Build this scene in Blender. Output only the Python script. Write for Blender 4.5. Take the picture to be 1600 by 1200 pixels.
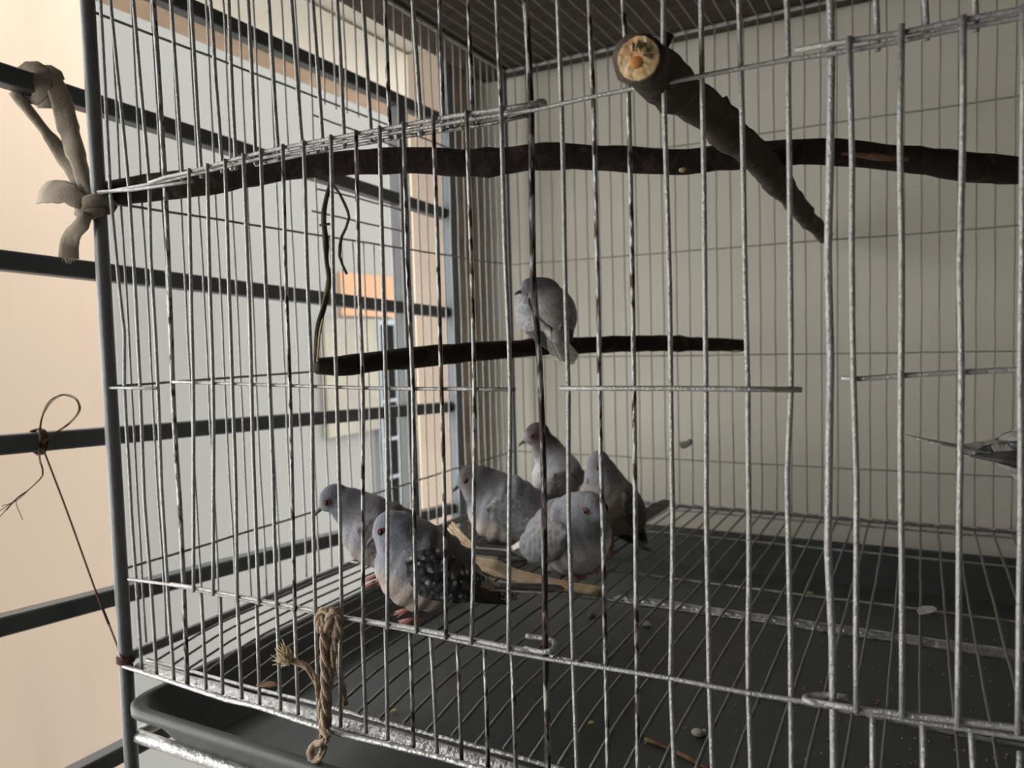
import bpy, bmesh, math, random
from mathutils import Vector, Matrix, noise
random.seed(7)
scn = bpy.context.scene
for o in list(bpy.data.objects): bpy.data.objects.remove(o)
col = scn.collection
# ------------------------------------------------------------------ camera, sky, exposure
CAM = Vector((0.5994, -0.4041, 0.0295)); FPX = 1192.2
_y, _p, _r = math.radians(28.2055), math.radians(-3.3085), math.radians(-1.5857)
FW = Vector((-math.sin(_y)*math.cos(_p), math.cos(_y)*math.cos(_p), math.sin(_p)))
_r0 = Vector((math.cos(_y), math.sin(_y), 0)); _u0 = _r0.cross(FW)
RT = math.cos(_r)*_r0 + math.sin(_r)*_u0; UP = -math.sin(_r)*_r0 + math.cos(_r)*_u0
cd = bpy.data.cameras.new('camera'); cam = bpy.data.objects.new('camera', cd); col.objects.link(cam)
m = Matrix((RT, UP, -FW)).transposed().to_4x4(); m.translation = CAM; cam.matrix_world = m
cd.sensor_width = 36; cd.lens = 36*FPX/1600; cd.clip_start = .01
cd.dof.use_dof = True; cd.dof.focus_distance = .52; cd.dof.aperture_fstop = 9.5
scn.camera = cam
def at(px, py, ax, val):        # measured point of the place: where the sight line meets a real plane
    d = FW + RT*(px-800)/FPX - UP*(py-600)/FPX
    return CAM + d*((val-CAM[ax])/d[ax])
w = bpy.data.worlds.new('overcast_sky'); scn.world = w; w.use_nodes = True
bg = w.node_tree.nodes['Background']; bg.inputs[0].default_value = (1.0, .985, .955, 1); bg.inputs[1].default_value = 4.4
scn.view_settings.view_transform = 'Standard'; scn.view_settings.look = 'None'
scn.view_settings.exposure = 0.0; scn.view_settings.gamma = 1
scn.cycles.use_denoising = True
scn.cycles.max_bounces = 8; scn.cycles.diffuse_bounces = 5

# ------------------------------------------------------------------ materials
def mat(name, c, rough=.7, metal=0, c2=None, nscale=30, fac=(.4, .6), bump=0, bscale=None, detail=4, stretch=None, attr=None, coat=0, spec=.5):
    M = bpy.data.materials.new(name); M.use_nodes = True; nt = M.node_tree; b = nt.nodes['Principled BSDF']
    b.inputs['Base Color'].default_value = (*c, 1); b.inputs['Roughness'].default_value = rough
    b.inputs['Metallic'].default_value = metal; b.inputs['Coat Weight'].default_value = coat
    b.inputs['Specular IOR Level'].default_value = spec
    tc = nt.nodes.new('ShaderNodeTexCoord'); src = tc.outputs['Object']
    if stretch:
        mp = nt.nodes.new('ShaderNodeMapping'); mp.inputs['Scale'].default_value = stretch
        nt.links.new(src, mp.inputs[0]); src = mp.outputs[0]
    if c2 is not None or attr:
        n = nt.nodes.new('ShaderNodeTexNoise'); n.inputs['Scale'].default_value = nscale; n.inputs['Detail'].default_value = detail
        nt.links.new(src, n.inputs['Vector'])
        mr = nt.nodes.new('ShaderNodeMapRange'); mr.inputs['From Min'].default_value = fac[0]; mr.inputs['From Max'].default_value = fac[1]
        nt.links.new(n.outputs['Fac'], mr.inputs['Value'])
        mx = nt.nodes.new('ShaderNodeMix'); mx.data_type = 'RGBA'
        if attr:
            a = nt.nodes.new('ShaderNodeAttribute'); a.attribute_name = attr
            mx.blend_type = 'MULTIPLY'; nt.links.new(a.outputs['Color'], mx.inputs['A'])
            mx.inputs['B'].default_value = (*(c2 or (.75, .75, .75)), 1)
        else:
            mx.inputs['A'].default_value = (*c, 1); mx.inputs['B'].default_value = (*c2, 1)
        nt.links.new(mr.outputs[0], mx.inputs['Factor']); nt.links.new(mx.outputs['Result'], b.inputs['Base Color'])
    if bump:
        n2 = nt.nodes.new('ShaderNodeTexNoise'); n2.inputs['Scale'].default_value = bscale or nscale*2; n2.inputs['Detail'].default_value = 3
        nt.links.new(src, n2.inputs['Vector'])
        bp = nt.nodes.new('ShaderNodeBump'); bp.inputs['Strength'].default_value = bump; bp.inputs['Distance'].default_value = .002
        nt.links.new(n2.outputs['Fac'], bp.inputs['Height']); nt.links.new(bp.outputs[0], b.inputs['Normal'])
    return M
silver = mat('silver_painted_wire', (.50, .495, .485), .42, .5, (.32, .305, .29), 350, (.52, .72), .5, 900)
rusty = mat('rusted_wire', (.42, .41, .40), .55, .4, (.045, .03, .026), 260, (.42, .50), .7, 500, stretch=(1, 1, .22))
fleck = mat('flecked_wire', (.42, .415, .41), .42, .65, (.07, .048, .04), 300, (.52, .60), .6, 700, stretch=(1, 1, .3))
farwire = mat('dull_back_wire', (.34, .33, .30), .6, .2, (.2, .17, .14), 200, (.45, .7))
floorw = mat('floor_wire', (.24, .235, .225), .5, .5, (.22, .12, .09), 60, (.60, .70), .4, 600)
postm = mat('grey_painted_post', (.15, .155, .16), .4, .3, (.13, .13, .14), 60, (.45, .7), .2, 300)
lumpy = mat('thick_silver_paint', (.55, .545, .54), .33, .6, (.40, .39, .38), 200, (.4, .7), .8, 260)
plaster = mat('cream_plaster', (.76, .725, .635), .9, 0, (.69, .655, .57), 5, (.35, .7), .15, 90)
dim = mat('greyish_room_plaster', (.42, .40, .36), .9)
reveal_m = mat('warm_lit_reveal_plaster', (.42, .34, .265), .9, 0, (.38, .30, .235), 8, (.4, .7))  # warm bounce from the peach house is put into this reveal colour
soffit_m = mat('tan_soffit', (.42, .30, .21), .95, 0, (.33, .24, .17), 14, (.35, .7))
pale_blue = mat('pale_blue_frame', (.18, .21, .235), .6)
brown_edge = mat('shaded_stained_plaster', (.36, .27, .21), .9, 0, (.55, .47, .38), 18, (.4, .62))  # shadow on the pier face painted as brown, mixed with light brown stain
peach = mat('peach_wall', (.35, .280, .22), .9, 0, (.315, .25, .195), .9, (.5, .75), 0, detail=6, stretch=(1, 3, .6))
greyw = mat('pale_grey_wall', (.170, .174, .168), .9, 0, (.156, .160, .155), 1.2, (.4, .7))
orange = mat('orange_wall', (.36, .20, .115), .9, 0, (.32, .18, .10), 3)
creamb = mat('cream_box_render', (.21, .20, .16), .9, 0, (.17, .16, .14), 4)
darkglass = mat('dark_glass', (.006, .006, .007), .9, spec=.05)
barm = mat('dark_grey_bar', (.075, .083, .088), .38, .2, (.06, .067, .07), 30, (.4, .6))
boardm = mat('dark_brown_board', (.085, .062, .045), .85, 0, (.055, .04, .03), 12, (.4, .65), .2, 60, stretch=(1, 6, 1))
traym = mat('grey_plastic_tray', (.062, .072, .07), .45, 0, (.048, .056, .054), 20, (.4, .7), .1, 100)
bark = mat('dark_bark', (.040, .029, .024), .95, 0, (.10, .075, .06), 60, (.55, .75), 1.0, 160, spec=.2)
bark2 = mat('grey_brown_bark', (.085, .068, .055), .95, 0, (.15, .12, .095), 50, (.5, .75), 1.0, 160, spec=.2)
rawwood = mat('raw_orange_wood', (.62, .36, .16), .85, 0, (.80, .62, .36), 140, (.4, .6), .8, 300)
orange_w = mat('orange_heartwood', (.50, .20, .05), .8)
cloth = mat('beige_cloth', (.34, .29, .225), .95, 0, (.26, .22, .17), 60, (.4, .65), .4, 500)
jute = mat('jute_fibre', (.50, .385, .28), .95, 0, (.36, .27, .20), 250, (.4, .65), .8, 800)
jute_tip = mat('frayed_jute', (.60, .50, .32), .95, 0, (.45, .36, .22), 300)
threadm = mat('brown_thread', (.20, .15, .09), .9)
redthread = mat('dark_red_thread', (.10, .045, .04), .9)
strawm = mat('tan_straw', (.56, .43, .29), .85, 0, (.42, .31, .19), 60, (.4, .65), .5, 300, stretch=(1, 1, 1))
vinem = mat('dark_vine', (.05, .04, .028), .9, 0, (.13, .11, .05), 60, (.5, .65))
dovem = mat('dove_plumage', (1, 1, 1), .9, 0, (.78, .78, .80), 260, (.35, .7), .6, 500, attr='plumage', spec=.15)
def wing_mat(name, base, edge, dots):
    M = mat(name, base, .8, 0, None, spec=.2); nt = M.node_tree; b = nt.nodes['Principled BSDF']
    tc = nt.nodes.new('ShaderNodeTexCoord')
    v = nt.nodes.new('ShaderNodeTexVoronoi'); v.inputs['Scale'].default_value = 190; nt.links.new(tc.outputs['Object'], v.inputs['Vector'])
    r = nt.nodes.new('ShaderNodeValToRGB'); r.color_ramp.elements[0].position = .25; r.color_ramp.elements[1].position = .75
    r.color_ramp.elements[0].color = (*base, 1); r.color_ramp.elements[1].color = (*edge, 1); nt.links.new(v.outputs['Distance'], r.inputs[0])
    v2 = nt.nodes.new('ShaderNodeTexVoronoi'); v2.inputs['Scale'].default_value = 150; nt.links.new(tc.outputs['Object'], v2.inputs['Vector'])
    lt = nt.nodes.new('ShaderNodeMath'); lt.operation = 'LESS_THAN'; lt.inputs[1].default_value = dots; nt.links.new(v2.outputs['Distance'], lt.inputs[0])
    mx = nt.nodes.new('ShaderNodeMix'); mx.data_type = 'RGBA'; mx.inputs['B'].default_value = (.62, .62, .60, 1)
    nt.links.new(r.outputs[0], mx.inputs['A']); nt.links.new(lt.outputs[0], mx.inputs['Factor']); nt.links.new(mx.outputs['Result'], b.inputs['Base Color'])
    bp = nt.nodes.new('ShaderNodeBump'); bp.inputs['Strength'].default_value = .7; bp.inputs['Distance'].default_value = .002; bp.invert = True
    nt.links.new(v.outputs['Distance'], bp.inputs['Height']); nt.links.new(bp.outputs[0], b.inputs['Normal'])
    return M
wing_dark = wing_mat('dark_spotted_wing', (.16, .165, .18), (.035, .036, .042), .30)
wing_light = wing_mat('silver_spotted_wing', (.27, .28, .30), (.38, .39, .40), .17)
wing_brown = wing_mat('brown_grey_wing', (.13, .12, .115), (.19, .175, .165), .12)
quill_dark = mat('dark_quill', (.045, .038, .035), .7, 0, (.09, .08, .075), 80)
quill_white = mat('white_quill', (.62, .60, .57), .8, 0, (.45, .43, .41), 80)
pink = mat('pink_skin', (.48, .22, .20), .6)
redring = mat('red_eye_ring', (.22, .055, .04), .7)
eyem = mat('dark_eye', (.01, .008, .008), .1)
beakm = mat('horn_beak', (.10, .085, .08), .4)
dropm = mat('white_dropping', (.55, .53, .48), .8)
leafm = mat('green_yellow_husk', (.55, .50, .12), .7)
seedm = mat('tan_seed', (.50, .36, .20), .6, 0, (.45, .20, .10), 40, (.45, .6))
twigm = mat('rusty_twig', (.30, .17, .09), .85, 0, (.16, .08, .05), 90)
concrete = mat('grey_concrete', (.32, .31, .30), .9, 0, (.26, .25, .24), 3)

# ------------------------------------------------------------------ helpers
def link(name, me, mt, parent=None, smooth=False, **props):
    if smooth:
        for p in me.polygons: p.use_smooth = True
    if mt: me.materials.append(mt)
    o = bpy.data.objects.new(name, me); col.objects.link(o)
    if parent is not None:
        o.parent = parent; o.matrix_parent_inverse = MI[parent.name]
    for k, v in props.items(): o[k] = v
    MI[o.name] = Matrix() if parent is None else MI[o.name] if o.name in MI else Matrix()
    return o
MI = {}
def tag(o, label, cat, group=None, kind=None):
    o['label'] = label; o['category'] = cat
    if group: o['group'] = group
    if kind: o['kind'] = kind
    return o
def empty(name, loc, rz=0):
    o = bpy.data.objects.new(name, None); col.objects.link(o); o.location = loc; o.rotation_euler.z = rz
    o.empty_display_size = .02
    MI[o.name] = (Matrix.Translation(loc) @ Matrix.Rotation(rz, 4, 'Z')).inverted()
    return o
def tube_bm(bm, pts, r, n=7, taper=None, lump=0, seed=0, cap=True, flat=1.0):
    pts = [Vector(p) for p in pts]; rings = []
    t0 = (pts[1]-pts[0]).normalized()
    a = Vector((0, 0, 1)) if abs(t0.z) < .9 else Vector((0, 1, 0))
    u = (a - t0*a.dot(t0)).normalized()
    for i, p in enumerate(pts):
        t = (pts[min(i+1, len(pts)-1)] - pts[max(i-1, 0)])
        if t.length < 1e-9: t = t0
        t = t.normalized(); u = (u - t*u.dot(t)).normalized(); v = t.cross(u)
        rr = r[i] if isinstance(r, (list, tuple)) else r
        ring = []
        for k in range(n):
            an = 2*math.pi*k/n
            q = rr
            if lump: q *= 1 + lump*noise.noise(Vector((math.cos(an)*1.3+seed, math.sin(an)*1.3, 0)) + p*45)
            ring.append(bm.verts.new(p + u*math.cos(an)*q + v*math.sin(an)*q*flat))
        rings.append(ring)
    for a_, b_ in zip(rings, rings[1:]):
        for k in range(n):
            bm.faces.new((a_[k], a_[(k+1) % n], b_[(k+1) % n], b_[k]))
    if cap:
        bm.faces.new(rings[0][::-1]); bm.faces.new(rings[-1])
def fin(bm, name, mt, parent=None, smooth=False, **props):
    bmesh.ops.recalc_face_normals(bm, faces=bm.faces[:])
    me = bpy.data.meshes.new(name); bm.to_mesh(me); bm.free()
    return link(name, me, mt, parent, smooth, **props)
def tube(name, pts, r, mt, parent=None, n=7, **k):
    props = {x: k.pop(x) for x in list(k) if x in ('label', 'kind')}
    bm = bmesh.new(); tube_bm(bm, pts, r, n, **k); return fin(bm, name, mt, parent, True, **props)
def dense(pts, step=.02, wig=0, seed=0, smooth=True):
    P = [Vector(p) for p in pts]; out = []
    for i in range(len(P)-1):
        a, b = P[i], P[i+1]; p0 = P[i-1] if i else a*2-b; p3 = P[i+2] if i+2 < len(P) else b*2-a
        n = max(1, int((b-a).length/step))
        for k in range(n):
            t = k/n
            if smooth and len(P) > 2:
                q = .5*((2*a) + (b-p0)*t + (2*p0-5*a+4*b-p3)*t*t + (3*a-p0-3*b+p3)*t**3)
            else: q = a.lerp(b, t)
            out.append(q)
    out.append(P[-1])
    if wig: out = [q + wig*noise.noise_vector(q*14 + Vector((seed*3.1, seed, 0))) for q in out]
    return out
def box_bm(bm, a, b, M=None):
    a = Vector(a); b = Vector(b)
    vs = [Vector((x, y, z)) for x in (a.x, b.x) for y in (a.y, b.y) for z in (a.z, b.z)]
    vs = [bm.verts.new(M @ v if M else v) for v in vs]
    for f in ((0, 1, 3, 2), (4, 6, 7, 5), (0, 4, 5, 1), (2, 3, 7, 6), (0, 2, 6, 4), (1, 5, 7, 3)): bm.faces.new([vs[i] for i in f])
def box(name, a, b, mt, parent=None, bevel=0, **props):
    bm = bmesh.new(); box_bm(bm, a, b)
    if bevel: bmesh.ops.bevel(bm, geom=bm.edges[:], offset=bevel, segments=2, affect='EDGES')
    return fin(bm, name, mt, parent, **props)
def ell_bm(bm, c, r, M=None, u=12, v=8):
    mt = Matrix.Translation(c) @ (M or Matrix()) @ Matrix.Diagonal((*r, 1))
    bmesh.ops.create_uvsphere(bm, u_segments=u, v_segments=v, radius=1, matrix=mt)

# ------------------------------------------------------------------ the setting
WX = -.085; WO = -.16; BY = .762; HZ = .510      # inner and outer face of the window wall, back wall, window head
box('wall_back', (-.16, BY, -1.15), (2.6, BY+.12, 1.7), plaster, kind='structure')
bm = bmesh.new()
box_bm(bm, (WO, -2.6, HZ+.004), (WX, BY, 1.7)); box_bm(bm, (WO, -2.6, -1.15), (WX, BY, -.80)); box_bm(bm, (WO, -2.6, -.80), (WX, -1.15, HZ+.004))
fin(bm, 'wall_left', plaster, kind='structure')
box('trim_1', (-.335, -2.5, HZ), (WO+.001, 1.4, HZ+.06), plaster, kind='structure')      # sunshade slab over the window
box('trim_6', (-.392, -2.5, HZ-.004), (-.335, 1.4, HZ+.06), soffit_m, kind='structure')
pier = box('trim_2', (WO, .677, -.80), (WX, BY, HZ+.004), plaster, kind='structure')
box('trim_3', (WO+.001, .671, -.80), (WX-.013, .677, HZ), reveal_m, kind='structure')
box('trim_4', (WX-.013, .670, -.80), (WX+.001, .690, HZ), pale_blue, kind='structure')
box('trim_5', (WX-.002, .692, -.80), (WX+.003, .745, HZ), brown_edge, kind='structure')
box('floor', (-.16, -2.6, -1.25), (2.6, BY+.12, -1.15), concrete, kind='structure')
box('ceiling', (-.16, -2.6, 1.7), (2.6, BY+.12, 1.8), dim, kind='structure')
box('wall_right', (2.6, -2.6, -1.25), (2.72, BY+.12, 1.8), dim, kind='structure')

box('wall_rear', (-.16, -2.72, -1.25), (2.72, -2.6, 1.8), dim, kind='structure')
# buildings outside the window
b1 = tag(empty('far_building', (-3.2, 2, -4)), 'peach rendered house wall seen behind the window bars at the left', 'building')
box('wall', (-3.6, .5, -4), (-3.0, 9, 2.15), peach, b1)
b2 = tag(empty('grey_building', (-1.6, 1.7, -4)), 'pale grey neighbouring wall with a black window, seen through the cage side', 'building')
box('wall', (-1.53, 1.040, -4), (-1.5, 2.40, 1.2), greyw, b2)
def onw(px, py): return at(px, py, 0, -1.5)
p0 = onw(527, 425); p1 = onw(606, 490)
box('orange_panel', (-1.5, p0.y, p1.z-.015), (-1.485, p1.y+.02, p0.z), orange, b2, label='bright orange painted panel')
p2 = onw(497, 493); p3 = onw(588, 590)
box('cream_box', (-1.5, p2.y, -.34), (-1.47, p3.y, p2.z-.012), creamb, b2, label='cream rendered box below the orange panel')
wf = box('window_frame', (-1.5, onw(584, 600).y, -.75), (-1.465, onw(612, 600).y, .13), pale_blue, b2)
za = .11
for k in range(5):
    box('pane', (-1.466, onw(588, 600).y, za-.155), (-1.462, onw(608, 600).y, za), darkglass, wf); za -= .17
box('ground', (-9, -9, -4.1), (9, 12, -4), concrete, kind='structure')

# window grille: dark square bars and an upright
gr = tag(empty('window_grille', (-.10, .1, -.8)), 'dark grey horizontal security bars across the open window', 'grille')
def sqbar(name, a, b, h, parent, mt=barm):
    a = Vector(a); b = Vector(b); d = (b-a); L = d.length; M = Matrix.Translation(a) @ d.to_track_quat('X', 'Z').to_matrix().to_4x4()
    bm = bmesh.new(); box_bm(bm, (0, -h, -h), (L, h, h), M); bmesh.ops.bevel(bm, geom=bm.edges[:], offset=h*.15, segments=1, affect='EDGES')
    return fin(bm, name, mt, parent)
for (x0, y0, x1, y1) in ((0, 117, 620, 312), (0, 407, 620, 480), (0, 695, 700, 636), (0, 977, 540, 837)):
    a = at(x0, y0, 0, -.1); b = at(x1, y1, 0, -.1); s = (b.z-a.z)/(b.y-a.y)
    sqbar('bar', (-.1, -1.15, a.z+s*(-1.15-a.y)), (-.1, .672, a.z+s*(.672-a.y)), .0085, gr)
sqbar('bar', (-.1, -1.15, -.36), (-.1, .672, -.372), .0085, gr)
sqbar('bar', (-.1, -1.15, -.52), (-.1, .672, -.53), .0085, gr)
sqbar('bar', (-.095, -1.15, .402), (-.095, .672, .392), .0085, gr)
sqbar('upright', (-.1, .556, -.80), (-.1, .556, .392), .0115, gr)
sqbar('upright', (-.1, -.75, -.80), (-.1, -.75, .39), .0115, gr)

# ------------------------------------------------------------------ the cage
S = .02; ZT = .466; ZF = -.227; DP = .7155; XR = .80
cage = tag(empty('bird_cage', (XR/2, DP/2, -1.15)), 'large silver painted wire bird cage on a pipe stand beside the window', 'cage')
def F(px, py, y=0.0): p = at(px, py, 1, y); return p
def wire(name, pts, r, mt, parent=cage, wig=.0012, seed=None, n=7, step=.03, **k):
    s = seed if seed is not None else random.random()*50
    return tube(name, dense(pts, step, wig, s, smooth=False), r, mt, parent, n=n, **k)
# corner posts and frame pipes
for (x, y) in ((0, 0), (XR, 0), (0, DP), (XR, DP)):
    tube('corner_post', dense([(x, y, ZT), (x, y, .0), (x, y, -1.145)], .03), .0058 if y == 0 else .004, postm if x == 0 else silver, cage, n=12, lump=.05)
ZP = -.2445
def pipe(a, b, r, mt=lumpy, name='frame_pipe', lump=.14): tube(name, dense([a, b], .008, smooth=False), r, mt, cage, n=10, lump=lump, seed=a[0]*9)
pipe((0, .004, -.303), (XR, .004, -.303), .0055, lump=.06); pipe((0, DP, -.303), (XR, DP, -.303), .0055)
pipe((0, 0, -.303), (0, DP, -.303), .0055, lump=.05); pipe((XR, 0, -.303), (XR, DP, -.303), .0055)
pipe((.004, .0085, ZP), (XR, .0085, ZP), .0046, lump=.28)
pipe((0, .0, ZF-.006), (0, DP, ZF-.006), .0048, postm, lump=.08); pipe((XR, 0, ZF-.006), (XR, DP, ZF-.006), .0048)
pipe((0, DP, ZF), (XR, DP, ZF), .0032)
for z_ in (ZT,): pipe((0, 0, z_), (0, DP, z_), .0032, silver); pipe((0, DP, z_), (XR, DP, z_), .0032, silver); pipe((XR, 0, z_), (XR, DP, z_), .0032, silver); pipe((0, 0, z_), (XR, 0, z_), .0032, silver)

# front panel, fixed wires. top-end x at the upper rail, and (x, y) measured along them
D = {1: 172, 2: 202, 3: 233, 4: 258, 5: 285, 6: 315, 7: 347, 8: 368, 9: 400, 10: 435, 11: 472, 12: 504, 13: 538, 14: 580, 15: 610, 16: 658, 17: 693, 18: 739, 19: 783,
     20: 830, 21: 877, 22: 927, 23: 982, 24: 1038, 25: 1098, 26: 1158, 27: 1231, 28: 1299, 29: 1371, 30: 1447, 31: 1525}
T = {1: 157, 2: 172, 3: 208, 4: 240, 5: 267, 6: 297, 7: 328, 8: 357, 9: 388, 10: 420, 11: 455, 12: 489, 13: 526, 14: 566, 15: 602, 16: 645, 17: 686, 18: 732, 19: 775,
     20: 820, 21: 871, 22: 921, 23: 974, 24: 1037, 25: 1095, 26: 1156, 27: 1229, 28: 1298, 29: 1369, 30: 1445, 31: 1523}
A = {5: 314, 6: 344, 7: 371, 8: 401, 9: 433, 10: 461, 11: 493, 12: 531, 13: 565, 14: 602, 15: 640, 16: 673, 17: 715, 18: 757, 19: 800, 29: 1363, 30: 1442, 31: 1517, 32: 1595}
B = {1: 222, 2: 245, 3: 272, 4: 293, 5: 323, 6: 349, 7: 378, 8: 406, 9: 439, 10: 466, 11: 498, 12: 533, 13: 572, 14: 606, 15: 647, 16: 683, 17: 722, 18: 763, 19: 805,
     20: 855, 21: 901, 22: 950, 23: 997, 24: 1053, 25: 1112, 26: 1173, 27: 1238, 28: 1302, 29: 1363, 30: 1443, 31: 1520, 32: 1595}
MID = {1: [(194, 520), (194, 607), (206, 800)], 2: [(219, 600), (226, 780)], 3: [(236, 400), (247, 607), (252, 760)],
       4: [(263, 400), (270, 600), (284, 850)],
       20: [(829, 170), (832, 300), (833, 440), (838, 500), (843, 560), (849, 700), (851, 850), (852, 960)],
       21: [(880, 300), (884, 480), (888, 607), (889, 800), (895, 1020)],
       22: [(930, 300), (935, 480), (937, 607), (941, 800), (944, 930)],
       23: [(985, 300), (989, 480), (991, 607), (994, 800), (995, 1040)],
       24: [(1040, 250), (1047, 440), (1049, 607), (1051, 800), (1049, 1055)],
       25: [(1100, 300), (1102, 480), (1103, 607), (1104, 800), (1107, 1060)],
       26: [(1162, 300), (1165, 450), (1168, 607), (1170, 800), (1169, 1000), (1170, 1082)],
       27: [(1231, 130), (1234, 400), (1237, 607), (1231, 740), (1232, 900), (1236, 1092)],
       28: [(1299, 100), (1297, 250), (1294, 400), (1299, 560), (1296, 700), (1294, 860), (1301, 1000), (1302, 1100)]}
RD = [(150, 303), (258, 283), (400, 249), (517, 225), (630, 205), (735, 187), (835, 172), (928, 151), (982, 140), (1098, 118), (1231, 93), (1300, 83), (1387, 68), (1487, 47), (1600, 27), (1760, -5), (1960, -45)]
RA = [(201, 905), (267, 914), (315, 924), (397, 940), (480, 955), (533, 964), (640, 985), (800, 1019), (848, 1028), (950, 1045), (1048, 1060), (1107, 1071), (1167, 1082), (1236, 1093), (1300, 1104), (1433, 1128), (1600, 1153), (1760, 1180), (1960, 1214)]
RB = [(192, 1040), (267, 1065), (355, 1094), (400, 1104), (480, 1130), (533, 1147), (683, 1183), (760, 1204), (900, 1243), (1200, 1320), (1600, 1425), (1960, 1520)]
def yat(R, x):
    for (a, b), (c, d) in zip(R, R[1:]):
        if a <= x <= c: return b + (d-b)*(x-a)/(c-a)
    return R[0][1] if x < R[0][0] else R[-1][1]
RW = .00142
ZB = -.2414
for i in range(1, 40):
    thick = i in (4, 20, 28, 36); r = .0019 if thick else RW
    mt = rusty if i in (20,) else fleck if i in (4, 17, 18, 19, 22, 15, 23) else silver
    opening = (5 <= i <= 19) or (29 <= i <= 35)
    if i > 31:
        if opening:
            wire('vertical_wire', [(i*S, 0, ZT), (i*S, 0, .157)], r, mt); wire('vertical_wire', [(i*S, 0, -.164), (i*S, 0, ZB)], r, mt)
        else: wire('vertical_wire', [(i*S, 0, ZT), (i*S, 0, ZB)], r, mt)
        continue
    dT = F(T[i], 0); dD = F(D[i], yat(RD, D[i]))
    top = dD + (dT-dD)*((ZT-dD.z)/(dT.z-dD.z))
    dB = F(B[i], yat(RB, B[i]) if B[i] < 760 else 1190)
    if opening:
        lo = F(D[i], yat(RD, D[i])+9)
        wire('vertical_wire', [top, dD, lo], r, mt, wig=.0008)
        a = F(A[i], yat(RA, A[i])+2); bot = a + (dB-a)*((ZB-a.z)/(dB.z-a.z))
        wire('vertical_wire', [a, a.lerp(bot, .4), bot], r, mt, wig=.0005)
    else:
        pts = [top, dD] + [F(*q) for q in MID.get(i, []) if q[1] > yat(RD, D[i])+4]
        last = pts[-1]; bot = dB + (dB-last)*((ZB-dB.z)/(dB.z-last.z)) if dB.z > ZB+.004 else dB
        if B[i] < 760: pts.append(dB)
        else: pts += [dB, bot]
        wire('vertical_wire', pts, r, mt, wig=.0006)
YR = -.0026
wire('horizontal_wire', [F(*q, YR) for q in RD], .0013, silver, wig=.0004)
wire('horizontal_wire', [F(*q, YR) for q in RA], .0013, silver, wig=.0003)
wire('horizontal_wire', [F(*q, YR-.001) for q in RB], .0019, lumpy, wig=.0003)
wire('horizontal_wire', [F(163, 606, YR), F(247, 607, YR)], .0013, silver, wig=0)
wire('horizontal_wire', [F(875, 607, YR), F(1049, 607, YR), F(1253, 609, YR)], .0015, silver, wig=0)
wire('horizontal_wire', [F(400, 257, .002), F(480, 240, .002), F(640, 212, .002), F(760, 194, .002), F(832, 178, .002)], .0013, fleck, wig=.0005)
wire('horizontal_wire', [F(152, 300, -.003), F(205, 297, -.003), F(300, 283, -.003)], .0014, silver, wig=0)
# paint drips under the upper rail
for k, (x, y) in enumerate(((508, 231), (538, 222), (620, 212), (657, 208), (690, 200), (430, 243), (362, 262))):
    bm = bmesh.new(); ell_bm(bm, F(x, y, .0), (.0022, .002, .0026), u=8, v=6); fin(bm, 'paint_blob', lumpy, cage, True)

# door 1 and door 2, each with its own wires
def door(label, verts, top, mid, bot, hook):
    c = F((verts[0][1][0]+verts[-1][1][0])/2, 700)
    bm = bmesh.new(); tube_bm(bm, dense([F(*q, -.0052) for q in top], .02, .0003, 3), .0015, 7)
    d = fin(bm, 'door', silver, cage, True)
    tube('bottom_rail', dense([F(*q, -.0052) for q in bot], .02, .0003, 5), .0017, silver, d)
    tube('middle_rail', dense([F(*q, -.0052) for q in mid], .02, .0002, 6), .0013, silver, d)
    for h in hook: tube('hinge_loop', dense(h, .002), .0016, silver, d)
    for k, v in enumerate(verts):
        mt = fleck if k in (5, 8, 10, 11, 12) and len(verts) > 6 else silver
        tube('door_wire', dense([F(*q, -.0078) for q in v], .025, .0004, k, smooth=True), .00138, mt, d)
    return d
t1 = [295, 324, 351, 380, 407, 442, 474, 517, 556, 593, 630, 677, 729, 783]
m1 = [302, 333, 363, 393, 422, 453, 487, 526, 567, 603, 645, 690, 741, 797]
b1_ = [302, 333, 371, 404, 432, 461, 493, 534, 568, 605, 650, 697, 737, 795]
ttop = [(233, 286), (258, 277), (300, 268), (400, 240), (505, 219), (593, 203), (678, 187), (730, 178), (783, 171), (846, 160)]
tbot = [(267, 913), (302, 918), (400, 937), (480, 952), (540, 965), (640, 981), (720, 996), (800, 1012), (850, 1018)]
v1 = []
for k in range(14):
    yt = yat(ttop, t1[k])-6; yb = yat(tbot, b1_[k])+7
    v1.append([(t1[k], yt), (t1[k]+(m1[k]-t1[k])*.5+random.uniform(-1.5, 1.5), (yt+606)/2), (m1[k], 606), (m1[k]+(b1_[k]-m1[k])*.5+random.uniform(-1.5, 1.5), (yb+606)/2), (b1_[k], yb)])
h1 = [[F(820, 1013, -.005), F(850, 1019, -.006), F(864, 1014, -.004), F(866, 1004, .002), F(856, 999, .005), F(840, 996, .005), F(822, 994, .004)],
      [F(790, 172, -.004), F(830, 162, -.005), F(847, 158, -.003), F(851, 163, .002), F(846, 168, .004), F(820, 172, .004)]]
door('first', v1, ttop, [(270, 597), (400, 601), (600, 607), (741, 608), (805, 609)], tbot, h1)
v2 = [[(1326, 57), (1332, 250), (1331, 400), (1334, 590), (1338, 750), (1337, 950), (1338, 1113)],
      [(1409, 38), (1406, 200), (1409, 400), (1408, 587), (1408, 800), (1410, 1123)],
      [(1505, 23), (1503, 250), (1500, 420), (1502, 582), (1499, 800), (1497, 1136)],
      [(1600, 5), (1598, 250), (1597, 420), (1594, 578), (1595, 800), (1590, 1148)],
      [(1706, -14), (1700, 300), (1698, 570), (1695, 1164)], [(1820, -34), (1812, 300), (1808, 565), (1803, 1180)]]
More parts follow.
